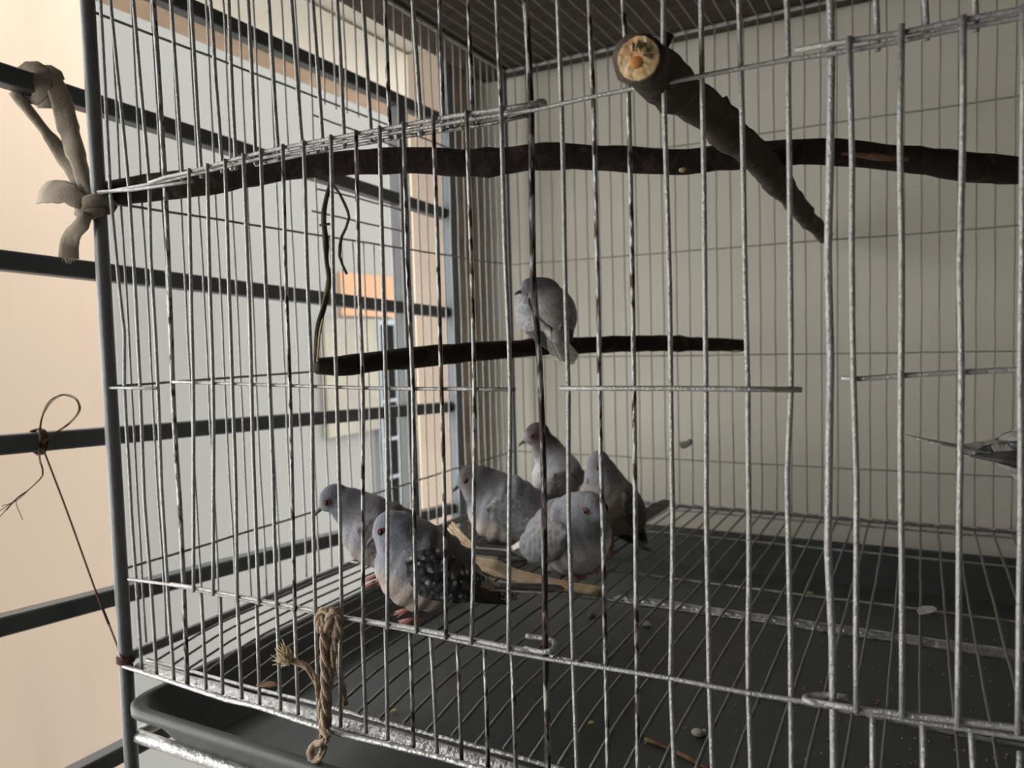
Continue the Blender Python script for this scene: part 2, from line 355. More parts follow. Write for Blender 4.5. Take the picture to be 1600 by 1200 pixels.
door('second', v2, [(1243, 79), (1332, 63), (1413, 51), (1497, 33), (1600, 14), (1760, -18), (1890, -43)],
     [(1315, 591), (1345, 592), (1413, 587), (1500, 582), (1600, 577), (1880, 570)],
     [(1262, 1096), (1333, 1107), (1413, 1117), (1500, 1127), (1600, 1139), (1880, 1180)],
     [[F(1300, 1103, -.005), F(1268, 1098, -.006), F(1258, 1093, -.004), F(1262, 1088, .002), F(1290, 1086, .005), F(1325, 1090, .004)]])

# side panels (left panel has a small feeding opening), back panel, top mesh, floor grid
ZS = (.3068, .153, 0, -.1559)
side = {}
def share(key, pts, r, mt, name, n=6):
    L = side.setdefault(key, [])
    if len(L) < 4:
        o = tube(name, dense(pts, .03, .0011, len(L)*7.7), r, mt, cage, n=n); L.append(o); return o
    s = random.choice(L); o = s.copy(); col.objects.link(o); o.location = (0, 0, 0); return o
for k in range(1, 36):
    y = k*S
    if 14 <= k <= 20:
        o = share('su', [(0, 0, ZT), (0, 0, ZS[0]-.004)], .0011, silver, 'side_wire'); o.location = o.location + Vector((0, y, 0))
        o = share('sl', [(0, 0, ZS[1]+.002), (0, 0, 0), (0, 0, ZF)], .0011, silver, 'side_wire'); o.location = o.location + Vector((0, y, 0))
    else:
        o = share('s', [(0, 0, ZT), (0, 0, 0), (0, 0, ZF)], .0011, silver, 'side_wire'); o.location = o.location + Vector((0, y, 0))
    o = share('s2', [(XR, 0, ZT), (XR, 0, 0), (XR, 0, ZF)], .0011, silver, 'side_wire'); o.location = o.location + Vector((0, y, 0))
for z in ZS:
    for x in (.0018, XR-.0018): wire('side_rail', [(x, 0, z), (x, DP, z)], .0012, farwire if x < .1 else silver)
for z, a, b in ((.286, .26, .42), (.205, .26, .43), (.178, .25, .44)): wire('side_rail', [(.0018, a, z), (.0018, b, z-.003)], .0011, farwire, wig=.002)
for k in range(1, 40):
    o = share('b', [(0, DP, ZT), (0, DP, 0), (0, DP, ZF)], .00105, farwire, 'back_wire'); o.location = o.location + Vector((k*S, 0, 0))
    y0 = .016
    o = share('f', [(0, y0, -.2375), (0, .06, ZF-.003), (0, .12, ZF), (0, .3, ZF), (0, DP, ZF)], .00125, floorw, 'floor_wire'); o.location = o.location + Vector((k*S, 0, 0))
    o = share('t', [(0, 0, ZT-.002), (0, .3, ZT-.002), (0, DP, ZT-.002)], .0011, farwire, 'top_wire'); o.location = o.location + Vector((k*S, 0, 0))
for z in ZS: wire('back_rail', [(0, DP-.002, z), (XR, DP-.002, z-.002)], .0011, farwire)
for y in (.36, .1): wire('top_rail', [(0, y, ZT-.004), (XR, y, ZT-.004)], .0012, silver)
wire('floor_rail', [(0.005, .0165, -.2405), (XR, .0165, -.2405)], .0017, lumpy, wig=.0006)
for y, r in ((.145, .0016), (.292, .0016), (.38, .0014), (.56, .0014), (.695, .0016)): wire('floor_rail', [(0, y, ZF-.0026), (XR, y, ZF-.0026)], r, lumpy, wig=.0008)
pipe((0, .308, ZF-.0062), (XR, .308, ZF-.0062), .0046, lump=.2)
# twisted wire ends along the back bottom
bm = bmesh.new()
for k in range(40):
    x = k*S; tube_bm(bm, [(x-.004, DP-.004, ZF+.002), (x+.004, DP-.014, ZF+.006), (x+.014, DP-.004, ZF+.001)], .0012, 5)
fin(bm, 'wire_wrap', lumpy, cage, True, kind='stuff')

# board on top
tag(box('wooden_board', (-.062, -.06, ZT+.0035), (XR+.06, BY-.004, ZT+.024), boardm, bevel=.002), 'dark brown board lying over the top of the cage', 'board')

# ------------------------------------------------------------------ tray
def rrect(x0, y0, x1, y1, r, n=6):
    out = []
    for cx, cy, a0 in ((x1-r, y1-r, 0), (x0+r, y1-r, 90), (x0+r, y0+r, 180), (x1-r, y0+r, 270)):
        for k in range(n+1):
            a = math.radians(a0+90*k/n); out.append((cx+r*math.cos(a), cy+r*math.sin(a)))
    return out
def tray():
    x0, y0, x1, y1 = .014, -.022, XR-.014, .725
    zr = -.262
    rings = []
    for off, z, r in ((.003, zr-.009, .028), (0, zr-.007, .03), (0, zr-.001, .03), (.002, zr+.0005, .03), (.008, zr+.0005, .026), (.010, zr-.002, .025), (.030, zr-.045, .02),
                      (.036, zr-.048, .018)): rings.append([(x, y, z) for x, y in rrect(x0+off, y0+off, x1-off, y1-off, r)])
    outer = [(.0055, zr-.008), (.0095, zr-.007), (.034, zr-.050)]
    bm = bmesh.new(); R = [[bm.verts.new(p) for p in ring] for ring in rings]
    n = len(R[0])
    for a, b in zip(R, R[1:]):
        for k in range(n): bm.faces.new((a[k], a[(k+1) % n], b[(k+1) % n], b[k]))
    bm.faces.new(R[-1])
    O = [[bm.verts.new((x, y, z)) for x, y in rrect(x0+o_, y0+o_, x1-o_, y1-o_, .022)] for o_, z in outer]
    for a, b in zip([R[0]]+O, O):
        for k in range(n): bm.faces.new((a[k], b[k], b[(k+1) % n], a[(k+1) % n]))
    bm.faces.new(O[-1])
    o = fin(bm, 'dropping_tray', traym)
    for p in o.data.polygons: p.use_smooth = len(p.vertices) == 4
    tag(o, 'dark grey plastic dropping tray slid under the cage floor', 'tray')
    return zr-.048
TZ = tray()
random.seed(11)
bm = bmesh.new()
for k in range(330):
    t = random.random()
    x = .28+.48*math.sqrt(t); y = random.uniform(.03, .62)
    if k % 3 == 0: x = random.uniform(.5, .74); y = random.uniform(.05, .35)
    ell_bm(bm, (x, y, TZ+.0009), (random.uniform(.0008, .0013), .0009, .0009), u=6, v=4)
tag(fin(bm, 'bird_seed', seedm, smooth=True), 'tan and reddish seeds scattered over the tray floor', 'seed', kind='stuff')
def ontray(px, py): return at(px, py, 2, TZ+.0012)
q = [ontray(1008, 1156), ontray(1040, 1168), ontray(1066, 1180), ontray(1108, 1203)]
tag(tube('twig', dense([p+Vector((0, 0, .0012)) for p in q], .006, .001, 2), .0018, twigm, n=7, lump=.3), 'short reddish brown twig lying on the tray floor', 'twig')
bm = bmesh.new(); c = ontray(1090, 1148)
ell_bm(bm, c+Vector((0, 0, .002)), (.0055, .0045, .0032)); ell_bm(bm, c+Vector((.005, .003, .002)), (.003, .003, .0025))
o = fin(bm, 'bird_dropping', dropm, smooth=True); tag(o, 'largest pale dropping on the tray near the twig', 'dropping')
for (px, py, s, l) in ((1010, 977, .0055, 'pinkish white dropping on the tray, behind the lower front rail'), (924, 964, .005, 'dark dropping on the tray below the curved straw strip')):
    bm = bmesh.new(); c = ontray(px, py); ell_bm(bm, c+Vector((0, 0, .002)), (s, s*.8, .003)); ell_bm(bm, c+Vector((s*.8, 0, .001)), (s*.5, s*.5, .002))
    tag(fin(bm, 'bird_dropping', dropm if px > 1000 else beakm, smooth=True), l, 'dropping')
def husk(px, py, L, wd, mt, name, label, cat, ang=0, z=None):
    c = at(px, py, 2, z if z is not None else TZ+.0015); bm = bmesh.new()
    pts = [(-.5, 0), (-.3, .35), (0, .5), (.3, .38), (.5, 0), (.3, -.38), (0, -.5), (-.3, -.35)]
    ca, sa = math.cos(ang), math.sin(ang)
    for dz in (0, .0006):
        pass
    lo = [bm.verts.new(c+Vector((x*L*ca-y*wd*sa, x*L*sa+y*wd*ca, .0006*abs(y)*4))) for x, y in pts]
    up = [bm.verts.new(v.co+Vector((0, 0, .0008))) for v in lo]
    bm.faces.new(lo[::-1]); bm.faces.new(up)
    for k in range(8): bm.faces.new((lo[k], lo[(k+1) % 8], up[(k+1) % 8], up[k]))
    return tag(fin(bm, name, mt), label, cat)
husk(924, 1131, .006, .004, leafm, 'seed_husk', 'yellow green husk on the tray right of the rusted hinge wire', 'husk', .5)
husk(616, 1112, .007, .004, leafm, 'seed_husk', 'yellow husk on the tray right of the jute tie', 'husk', .9)
husk(1265, 928, .010, .007, leafm, 'seed_husk', 'yellow green lump on the rear part of the tray floor', 'husk', .2)
husk(417, 1072, .018, .009, twigm, 'leaf_scrap', 'reddish brown leaf scrap at the tray edge left of the jute tie', 'leaf', .3, ZF+.002)
husk(1448, 955, .03, .014, quill_white, 'feather', 'fluffy pale feather lying on the cage floor at the right rear', 'feather', 1.2, ZF+.003)

# ------------------------------------------------------------------ perches
def branch(name, pts, rad, mt, label, lump=.16, step=.012, seed=1):
    P = dense(pts, step, .0016, seed); n = len(P); R = []
    for i in range(n):
        t = i/(n-1)*(len(rad)-1); k = min(int(t), len(rad)-2)
        r = rad[k]+(rad[k+1]-rad[k])*(t-k)
        if noise.noise(P[i]*26+Vector((seed, 0, 0))) > .33: r *= 1.13
        R.append(r)
    return tag(tube(name, P, R, mt, None, n=14, lump=lump, seed=seed), label, 'perch')
# far perch that runs from the left front post to the right end
def p1(px, py):
    # the perch lies in the upright plane through (.0,.02) and (.70,.44)
    d = FW + RT*(px-800)/FPX - UP*(py-600)/FPX; nx, ny = .42, -.70
    t = (nx*(0-CAM.x)+ny*(.02-CAM.y))/(nx*d.x+ny*d.y); return CAM+d*t
pr = [p1(158, 306), p1(250, 291), p1(350, 282), p1(470, 258), p1(600, 251), p1(720, 253), p1(850, 246), p1(1000, 250), p1(1070, 252), p1(1150, 243), p1(1250, 237), p1(1330, 240), p1(1430, 250), p1(1520, 262), p1(1600, 268), p1(1800, 282)]
branch('perch_branch', pr, [.0105, .0100, .0105, .0118, .0112, .0110, .0112, .0115, .0112, .0105], bark, 'long dark branch perch running across the upper cage', seed=4)
b = p1(1068, 264); bm = bmesh.new()
ell_bm(bm, b+Vector((0, -.004, -.001)), (.0045, .006, .003)); fin(bm, 'broken_stub', rawwood, bpy.data.objects['perch_branch'], True)
b0, b1p = p1(1310, 243), p1(1412, 252)
tube('bark_scar', [p+Vector((.0035, -.0105, -.001)) for p in (b0, b0.lerp(b1p, .5), b1p)], [.001, .0035, .002], twigm, bpy.data.objects['perch_branch'], n=8)
# thick perch that pokes out of the front
a = F(998, 92, -.035); c_ = at(1288, 368, 1, DP+.0)
mids = [a, at(1040, 128, 1, .03), at(1120, 190, 1, .13), at(1190, 255, 1, .28), at(1240, 315, 1, .47), at(1262, 340, 1, .58), c_]
P3 = branch('perch_branch', mids, [.0128, .0126, .0125, .0118, .0112, .0110, .0105, .0100], bark2, 'thick stubby branch perch poking out between the front wires', lump=.22, seed=9)
ax = (mids[1]-mids[0]).normalized()
bm = bmesh.new(); M = ax.to_track_quat('Z', 'Y').to_matrix().to_4x4()
for k in range(8):
    for (rr, zz) in ((.0120, -.001),):
        pass
cr = []
for rr, zz in ((.0106, .0005), (.0103, -.0016), (.0070, -.0022), (.0035, -.0026)):
    cr.append([bm.verts.new(mids[0] + M.to_3x3() @ Vector((rr*math.cos(k*math.pi/8), rr*math.sin(k*math.pi/8), zz+.0007*random.uniform(-1, 1)))) for k in range(16)])
for p, q2 in zip(cr, cr[1:]):
    for k in range(16): bm.faces.new((p[k], p[(k+1) % 16], q2[(k+1) % 16], q2[k]))
bm.faces.new(cr[-1])
ce = fin(bm, 'broken_end', rawwood, P3, label='splintered orange wood end')
bm = bmesh.new(); ell_bm(bm, mids[0]+M.to_3x3() @ Vector((.0005, -.002, -.0026)), (.0034, .0016, .0030)); fin(bm, 'heartwood', orange_w, ce, True)
for k in range(5):
    an = 1.2+k*.5; base = mids[0]+M.to_3x3() @ Vector((.007*math.cos(an), .007*math.sin(an), -.001))
    tube('splinter', [base, base+M.to_3x3() @ Vector((-.003*math.cos(an), -.004*math.sin(an), -.005-.002*(k % 3)))], [.0016, .0005], jute_tip, ce, n=4)
s_ = at(1175, 253, 1, .235); bm = bmesh.new(); ell_bm(bm, s_+Vector((0, -.006, 0)), (.005, .004, .0045)); fin(bm, 'twig_scar', rawwood, P3, True)
s_ = at(1045, 52, 1, .02); tube('twig_stub', dense([at(1028, 88, 1, .02), at(1040, 62, 1, .02), s_], .004), [.004]*1+[.003]*8 if False else .0032, bark, P3, n=7, lump=.3)
tube('twig_stub', dense([at(1125, 165, 1, .13), at(1139, 158, 1, .13)], .004), .004, bark2, P3, n=7, lump=.3)
# lower perch hung from the upper one
L0 = at(494, 573, 1, .12); L1 = at(1158, 540, 1, .700)
def p2(px, py):
    nx, ny = (L1.y-L0.y), -(L1.x-L0.x); d = FW + RT*(px-800)/FPX - UP*(py-600)/FPX
    t = (nx*(L0.x-CAM.x)+ny*(L0.y-CAM.y))/(nx*d.x+ny*d.y); return CAM+d*t
pp = [L0, p2(530, 573), p2(575, 567), p2(650, 558), p2(760, 549), p2(870, 541), p2(980, 538), p2(1080, 538), L1]
P2 = branch('perch_branch', pp, [.0075, .0112, .0100, .0092, .0095, (.0100), .0100, .0092, .0088], bark, 'lower dark branch perch with a grey dove on it', seed=12)
bm = bmesh.new(); ell_bm(bm, L1+Vector((-.006, -.010, 0)), (.0095, .021, .0095), Matrix.Rotation(-.42, 4, 'Z')); fin(bm, 'peeled_end', rawwood, P2, True)
# vine holding it
v0 = p1(512, 275); P = [v0+Vector((0, .004, -.004))]+[at(x, y, 1, .115) for x, y in ((506, 330), (508, 370), (508, 400), (513, 435), (508, 470), (500, 505), (496, 530), (494, 560))]+[L0+Vector((.004, -.004, .004))]
vn = tag(tube('vine_tie', dense(P, .006, .002, 3), .0023, vinem, None, n=7, lump=.7), 'dark knotted vine hanging from the upper perch, holding the lower one', 'vine')
tube('tendril', dense([v0+Vector((.004, 0, -.006))]+[at(x, y, 1, .11) for x, y in ((530, 300), (546, 340), (534, 370), (530, 400), (541, 428))], .006, .001, 4), .0013, vinem, vn, n=6, lump=.4)
tube('tendril', dense([at(500, 352, 1, .115), at(516, 350, 1, .115)], .004), .0012, vinem, vn, n=5)
tube('tendril', dense([at(496, 565, 1, .11), at(500, 520, 1, .108), at(505, 498, 1, .108)], .004), .0010, jute_tip, vn, n=5)

# perch beyond the right edge, under the dove at the edge
branch('perch_branch', [(.733, .03, -.137), (.722, .30, -.139), (.752, DP, -.138)], [.009, .0095, .0085], bark, 'short dark perch running front to back at the right side', seed=21)

# curved strip of straw on the cage floor
Pz = ZF+.0025
sp = [at(700, 826, 2, Pz+.026), at(722, 852, 2, Pz+.016), at(752, 876, 2, Pz+.009), at(800, 898, 2, Pz+.006), at(860, 912, 2, Pz+.0045), at(940, 925, 2, Pz+.003)]
bm = bmesh.new(); sd = dense(sp, .008); n = len(sd)
for j, off in enumerate((0, .0035, -.0035, .007, -.006)):
    tube_bm(bm, [p+Vector((off*.35, off*.7, off*.9*(1-i/n))) + .0008*noise.noise_vector(p*60+Vector((j*5, 0, 0))) for i, p in enumerate(sd)],
            [(.0045 if i < n*.5 else .0030)*(1 if i else .4) for i in range(n)], 6, flat=.55)
tag(fin(bm, 'straw_strip', strawm, smooth=True), 'curved tan strip of dried straw on the floor in front of the doves', 'straw')

# ------------------------------------------------------------------ doves
def sm(a, b, x): t = min(1, max(0, (x-a)/(b-a))); return t*t*(3-2*t)
def mixc(a, b, t): return tuple(x+(y-x)*t for x, y in zip(a, b))
def dove(label, pos, heading, pitch=25, bh=.048, head=(.036, 0, .092), hyaw=0, hpitch=-5, puff=1.0, tone=1.0, wing=None, tail_p=None, scale=1.0,
         belly=(.66, .58, .52), breast=(.36, .37, .41), headc=(.30, .32, .37), backc=(.20, .185, .18), legs=True, tail_white=False, spread=.10, perch=False):
    rt = empty('dove', pos, math.radians(heading)); rt.scale = (scale,)*3
    tag(rt, label, 'bird', 'doves in the cage')
    ident = Matrix()
    def addp(bm, name, mt, smooth=True, parent=None, **k):
        bmesh.ops.recalc_face_normals(bm, faces=bm.faces[:]); me = bpy.data.meshes.new(name); bm.to_mesh(me); bm.free()
        if smooth:
            for p in me.polygons: p.use_smooth = True
        me.materials.append(mt); o = bpy.data.objects.new(name, me); col.objects.link(o); o.parent = parent or rt
        for a, b in k.items(): o[a] = b
        return o
    cp, sp_ = math.cos(math.radians(pitch)), math.sin(math.radians(pitch))
    def bp(u, v, w_): return Vector((u*cp - w_*sp_, v, u*sp_ + w_*cp + bh))
    H = Vector(head); hy, hp = math.radians(hyaw), math.radians(hpitch)
    hd = Vector((math.cos(hy)*math.cos(hp), math.sin(hy)*math.cos(hp), math.sin(hp)))
    hs = Vector((-math.sin(hy), math.cos(hy), 0)); hu = hd.cross(hs)
    bm = bmesh.new()
    Mp = Matrix.Rotation(-math.radians(pitch), 4, 'Y')
    prof = [(-.074, .0042, .0032), (-.063, .0070, .0050), (-.052, .0095, .0070), (-.045, .011, .007), (-.036, .017, .013), (-.024, .0225, .020), (-.012, .0265, .0255), (0, .0285, .0285), (.012, .0275, .0275), (.022, .024, .0245), (.029, .019, .019)]
    for u, ry, rz in prof: ell_bm(bm, bp(u, 0, .002 if u < -.02 else 0), (.016, ry*puff, rz*puff), Mp)
    Bn = bp(.018, 0, .010)
    mid_ = Bn.lerp(H, .5) + Vector((.003, 0, 0))
    for k in range(13):
        t = k/12; p = Bn*(1-t)**2 + mid_*2*t*(1-t) + H*t*t - hd*.002*t
        r = (.021*(1-t) + .0118*t)*(puff if t < .6 else 1); ell_bm(bm, p, (r, r*.97, r))
    Mh = Matrix((hd, hs, hu)).transposed().to_4x4()
    ell_bm(bm, H, (.0155, .0130, .0134), Mh); ell_bm(bm, H+hd*.009-hu*.001, (.0088, .0078, .0078), Mh)
    me = bpy.data.meshes.new('tmp'); bm.to_mesh(me); bm.free()
    tmp = bpy.data.objects.new('tmp', me); col.objects.link(tmp)
    md = tmp.modifiers.new('r', 'REMESH'); md.mode = 'VOXEL'; md.voxel_size = .0017; md.use_smooth_shade = True
    m2 = tmp.modifiers.new('s', 'SMOOTH'); m2.factor = .6; m2.iterations = 9
    dg = bpy.context.evaluated_depsgraph_get(); ev = bpy.data.meshes.new_from_object(tmp.evaluated_get(dg)); ev.name = 'body'
    bpy.data.objects.remove(tmp)
    ca = ev.color_attributes.new('plumage', 'FLOAT_COLOR', 'POINT')
    for i, v in enumerate(ev.vertices):
        q = v.co - Vector((0, 0, bh)); u = q.x*cp+q.z*sp_; w_ = -q.x*sp_+q.z*cp
        c = mixc(belly, backc, sm(-.002, .014, w_ + .3*min(0, u)))
        c = mixc(c, breast, sm(.008, .024, u)*sm(-.022, -.004, w_))
        dH = (v.co-H).length; c = mixc(headc, c, sm(.019, .040, dH))
        fc = (v.co-H).dot(hd); c = mixc(c, mixc(c, (.46, .46, .50), .45), sm(.006, .015, fc)*(dH < .025))
        ca.data[i].color = (*[x*tone for x in c], 1)
    for p in ev.polygons: p.use_smooth = True
    ev.materials.clear(); ev.materials.append(dovem)
    bo = bpy.data.objects.new('body', ev); col.objects.link(bo); bo.parent = rt
    # head details
    for s in (1, -1):
        e = H + hd*.0055 + hs*s*.0115 + hu*.0012
        bm = bmesh.new(); ell_bm(bm, e, (.0027, .0020, .0027), Mh); eo = addp(bm, 'eye', eyem)
        bm = bmesh.new(); N = 14; out = (hs*s + hd*.25).normalized(); a1 = hu; a2 = out.cross(hu)
        tube_bm(bm, [e+out*.0006+(a1*math.cos(t*2*math.pi/N)+a2*math.sin(t*2*math.pi/N))*.0031 for t in range(N+1)], .0008, 5); addp(bm, 'eye_ring', redring, parent=eo)
    bk = H+hd*.0150-hu*.0012
    bm = bmesh.new(); tube_bm(bm, [bk-hd*.003, bk+hd*.003-hu*.0004, bk+hd*.0075-hu*.0012, bk+hd*.0108-hu*.0032], [.0030, .0023, .0017, .0004], 8); addp(bm, 'beak', beakm)
    # wings
    for s in (1, -1):
        bm = bmesh.new(); G = []
        NS, NT = 18, 8
        for i in range(NS+1):
            t = i/NS; u = .027-.100*t; hh = .0195*math.sqrt(max(0, min(1, t*5)))*(1-.84*max(0, (t-.30)/.70)**1.25) if t < 1 else .001
            row = []
            for j in range(NT+1):
                k = -1+2*j/NT; w_ = .005-.001*t + hh*k - .0035*t
                base = 1-(u/.052)**2 if abs(u) < .05 else .08
                vv = .0285*puff*math.sqrt(max(.045, base-(w_/.034)**2)) + .0024 - .0018*abs(k)**3
                if t > .6: vv = vv*(1-(t-.6)*.75)
                row.append((u, vv, w_))
            G.append(row)
        O = [[bm.verts.new(bp(a, s*b, c)) for a, b, c in row] for row in G]
        I = [[bm.verts.new(bp(a, s*(b-.0035), c)) for a, b, c in row] for row in G]
        for i in range(NS):
            for j in range(NT):
                bm.faces.new((O[i][j], O[i+1][j], O[i+1][j+1], O[i][j+1])); bm.faces.new((I[i][j], I[i][j+1], I[i+1][j+1], I[i+1][j]))
        for i in range(NS):
            for j in (0, NT): bm.faces.new((O[i][j], O[i+1][j], I[i+1][j], I[i][j]))
        for j in range(NT):
            for i in (0, NS): bm.faces.new((O[i][j], O[i][j+1], I[i][j+1], I[i][j]))
        wo = addp(bm, 'wing', wing or wing_dark)
        for k in range(4):
            bm = bmesh.new(); z0 = -.006+.003*k; vb = .0165-.0012*k
            tube_bm(bm, [bp(-.030, s*(vb+.007)*puff, z0), bp(-.052, s*(vb+.001)*puff, z0*.6), bp(-.078+.004*k, s*(vb-.006), z0*.3-.001)], [.0026, .0030, .0008], 6, flat=.35)
            addp(bm, 'flight_feather', quill_dark, parent=wo)
    # tail
    tp = math.radians(tail_p if tail_p is not None else pitch-8); tr = bp(-.046, 0, 0)
    td = Vector((-math.cos(tp), 0, -math.sin(tp))); tn = Vector((-math.sin(tp), 0, math.cos(tp)))
    for k in range(6):
        f = (k-2.5)/2.5; L = .088-.024*abs(f); an = f*spread
        d = (td*math.cos(an)+Vector((0, 1, 0))*math.sin(an)).normalized(); sd_ = tn.cross(d).normalized()
        bm = bmesh.new(); o0 = tr + Vector((0, f*.005, 0)) - tn*abs(f)*.0016; ring = []
        for x, hw in ((-.012, .002), (.02, .0040), (.06, .0052), (.09, .0048), (.098, .0020)):
            x *= L/.098; ring.append((o0+d*x-sd_*hw, o0+d*x+sd_*hw))
        vs = [[bm.verts.new(a+tn*z) for a in rr for z in (0, .0011)] for rr in ring]
        for a, b in zip(vs, vs[1:]):
            bm.faces.new((a[0], a[2], b[2], b[0])); bm.faces.new((a[1], b[1], b[3], a[3])); bm.faces.new((a[0], b[0], b[1], a[1])); bm.faces.new((a[2], a[3], b[3], b[2]))
        bm.faces.new((vs[0][0], vs[0][1], vs[0][3], vs[0][2])); bm.faces.new((vs[-1][0], vs[-1][2], vs[-1][3], vs[-1][1]))
        addp(bm, 'tail_feather', quill_white if (abs(f) > .9 or tail_white) else quill_dark, smooth=False)
    # legs
    if legs:
        for s in (1, -1):
            hip = bp(.0, s*.010, -.020); ank = Vector((hip.x+.004, s*.012, .004))
            bm = bmesh.new(); tube_bm(bm, [hip, hip.lerp(ank, .5)+Vector((-.003, 0, 0)), ank], [.0045, .0019, .0017], 7); lg = addp(bm, 'leg', pink)
            bm = bmesh.new()
            for a in (-.5, 0, .5, math.pi):
                L = .015 if a < 3 else .010; dz = .004 if perch else .0025
                tube_bm(bm, [ank, ank+Vector((math.cos(a)*L*.6, math.sin(a)*L*.6, -.0015)), ank+Vector((math.cos(a)*L, math.sin(a)*L, -.003 if not perch else -.007))], [.0016, .0014, .0006], 6)
            addp(bm, 'foot', pink, parent=lg)
    return rt
ZG = ZF+.0013
dove('grey dove with a white speckled dark wing standing nearest the front wires', (.196, .170, ZG), 224, 26, .043, (.030, .004, .083), -14, -30, 1.36, 1.0, wing_dark, tail_p=8, scale=1.08, belly=(.60, .50, .45))
dove('dark backed dove directly behind the nearest dove, looking left', (.100, .236, ZG), 213, 18, .047, (.048, 0, .086), 0, -32, 1.2, .85, wing_brown, tail_p=8, scale=1.1, breast=(.46, .46, .50), belly=(.6, .52, .48), headc=(.19, .20, .235))
dove('silver grey dove in the middle of the group facing left, its back to the wall', (.165, .390, ZG), 212, 14, .046, (.040, 0, .083), 5, -28, 1.38, 1.05, wing_light, tail_p=8, scale=1.12, headc=(.13, .12, .125), backc=(.33, .34, .37))
dove('fluffed pale silver dove crouched low behind the straw strip', (.262, .342, ZG), -8, 22, .036, (.034, -.010, .070), -22, -16, 1.40, 1.15, wing_light, tail_p=4, scale=1.12, headc=(.27, .28, .30), belly=(.86, .85, .84), backc=(.32, .33, .35))
dove('tall upright dove with a pale neck stretched above the others', (.203, .468, ZG), 208, 52, .058, (.030, 0, .124), 0, -24, 1.15, 1.0, wing_brown, tail_p=28, scale=1.1, headc=(.11, .09, .09), breast=(.62, .63, .67), belly=(.6, .58, .58))
dove('brownish dove at the right of the group with its beak tucked down', (.272, .448, ZG), 254, 42, .050, (.022, 0, .102), -22, -50, 1.25, .95, wing_brown, tail_p=-12, scale=1.06, headc=(.34, .34, .36), breast=(.50, .44, .39), belly=(.46, .38, .32), backc=(.16, .13, .12))
pb = p2(854, 541)
dove('round grey dove on the lower perch with its back to the camera', (pb.x, pb.y, pb.z+.0100), 128, 34, .030, (.004, .016, .060), 110, -10, 1.22, 1.05, wing_light, tail_p=24, scale=.92, headc=(.14, .14, .16), belly=(.62, .57, .52), backc=(.50, .49, .48), tail_white=True, spread=.10, perch=True)
dove('pale dove at the right edge of the photo, tail pointing left', (.702, .352, -.128), 24, -6, .048, (.05, 0, .074), 0, -5, 1.35, 1.2, wing_dark, tail_p=-12, scale=1.0, belly=(.45, .42, .38), backc=(.42, .40, .37), tail_white=True, perch=True)

# ------------------------------------------------------------------ ties
# beige cloth strip: wrapped round the top grille bar, twisted down to a knot on the post
def G(px, py, t): return at(px, py, 0, -.1*t)      # t = 1 at the grille, 0 at the cage post
def ribbon(bm, pts, wd, th, seed=0, tw=.3):
    P = dense(pts, .006); n = len(P); rings = []
    for i, p in enumerate(P):
        t = (P[min(i+1, n-1)]-P[max(i-1, 0)]).normalized(); view = (CAM-p).normalized(); sx = t.cross(Vector((.77, -.6, .2))).normalized(); nz = sx.cross(t)
        a = tw*math.sin(i*.35+seed); s2 = sx*math.cos(a)+nz*math.sin(a); n2 = s2.cross(t)
        w_ = wd[min(len(wd)-1, int(i/(n-1)*(len(wd)-1)+.5))] if isinstance(wd, (list, tuple)) else wd
        ring = []
        for k in range(12):
            an = 2*math.pi*k/12; rr = 1+.22*noise.noise(Vector((an*1.5+seed, i*.12, seed)))+.12*math.sin(3*an+seed+i*.1)
            ring.append(bm.verts.new(p+s2*math.cos(an)*w_*rr+n2*math.sin(an)*th*rr))
        rings.append(ring)
    for a, b in zip(rings, rings[1:]):
        for k in range(12): bm.faces.new((a[k], a[(k+1) % 12], b[(k+1) % 12], b[k]))
    bm.faces.new(rings[0][::-1]); bm.faces.new(rings[-1])
ct = tag(empty('cloth_tie', (0, -.01, .14)), 'beige cloth strip tying the cage post to the top window bar', 'tie')
cb = at(62, 133, 0, -.1)
bm = bmesh.new()
for j, (dy, r) in enumerate(((-.006, .0120), (.005, .0128))):
    ribbon(bm, [cb+Vector((r*math.cos(a), dy+.002*math.sin(a*2), r*math.sin(a))) for a in [k*math.pi/6+.3 for k in range(13)]], .0085, .0016, j*3, 0)
fin(bm, 'wrap', cloth, ct, True)
bm = bmesh.new(); ribbon(bm, [G(78, 118, .87), G(95, 150, .8), G(108, 200, .65), G(124, 255, .35), G(143, 312, .06)], [.0085, .009, .0075, .0065, .006], .0035, 1); fin(bm, 'strand', cloth, ct, True)
bm = bmesh.new(); ribbon(bm, [G(22, 146, 1.12), G(48, 178, .95), G(85, 225, .7), G(112, 268, .45), G(136, 312, .08)], [.005, .0045, .0058, .005, .0045], .0035, 5); fin(bm, 'strand', cloth, ct, True)
kc = at(149, 326, 1, 0)
bm = bmesh.new()
for j in range(2):
    ribbon(bm, [Vector((kc.x+(.0095+.001*j)*math.cos(a), (.0095+.001*j)*math.sin(a), kc.z+.004*math.sin(a+j)-.001+.004*j)) for a in [k*math.pi/7+j for k in range(15)]], .0062, .0035, 2+j, 0)
ell_bm(bm, at(132, 326, 1, -.008), (.008, .007, .007)); fin(bm, 'knot', cloth, ct, True)
bm = bmesh.new(); ribbon(bm, [at(130, 322, 1, -.012), at(112, 306, 1, -.014), at(95, 300, 1, -.014), at(76, 298, 1, -.012), at(66, 300, 1, -.011)], [.004, .0075, .011, .0125, .0118], .0022, 9, .1); fin(bm, 'loose_end', cloth, ct, True)
bm = bmesh.new(); ribbon(bm, [at(136, 334, 1, -.012), at(127, 350, 1, -.014), at(113, 366, 1, -.013), at(107, 385, 1, -.012), at(106, 403, 1, -.012)], [.004, .0062, .0070, .0072, .0075], .0032, 4, .2); fin(bm, 'loose_end', cloth, ct, True)
bm = bmesh.new()
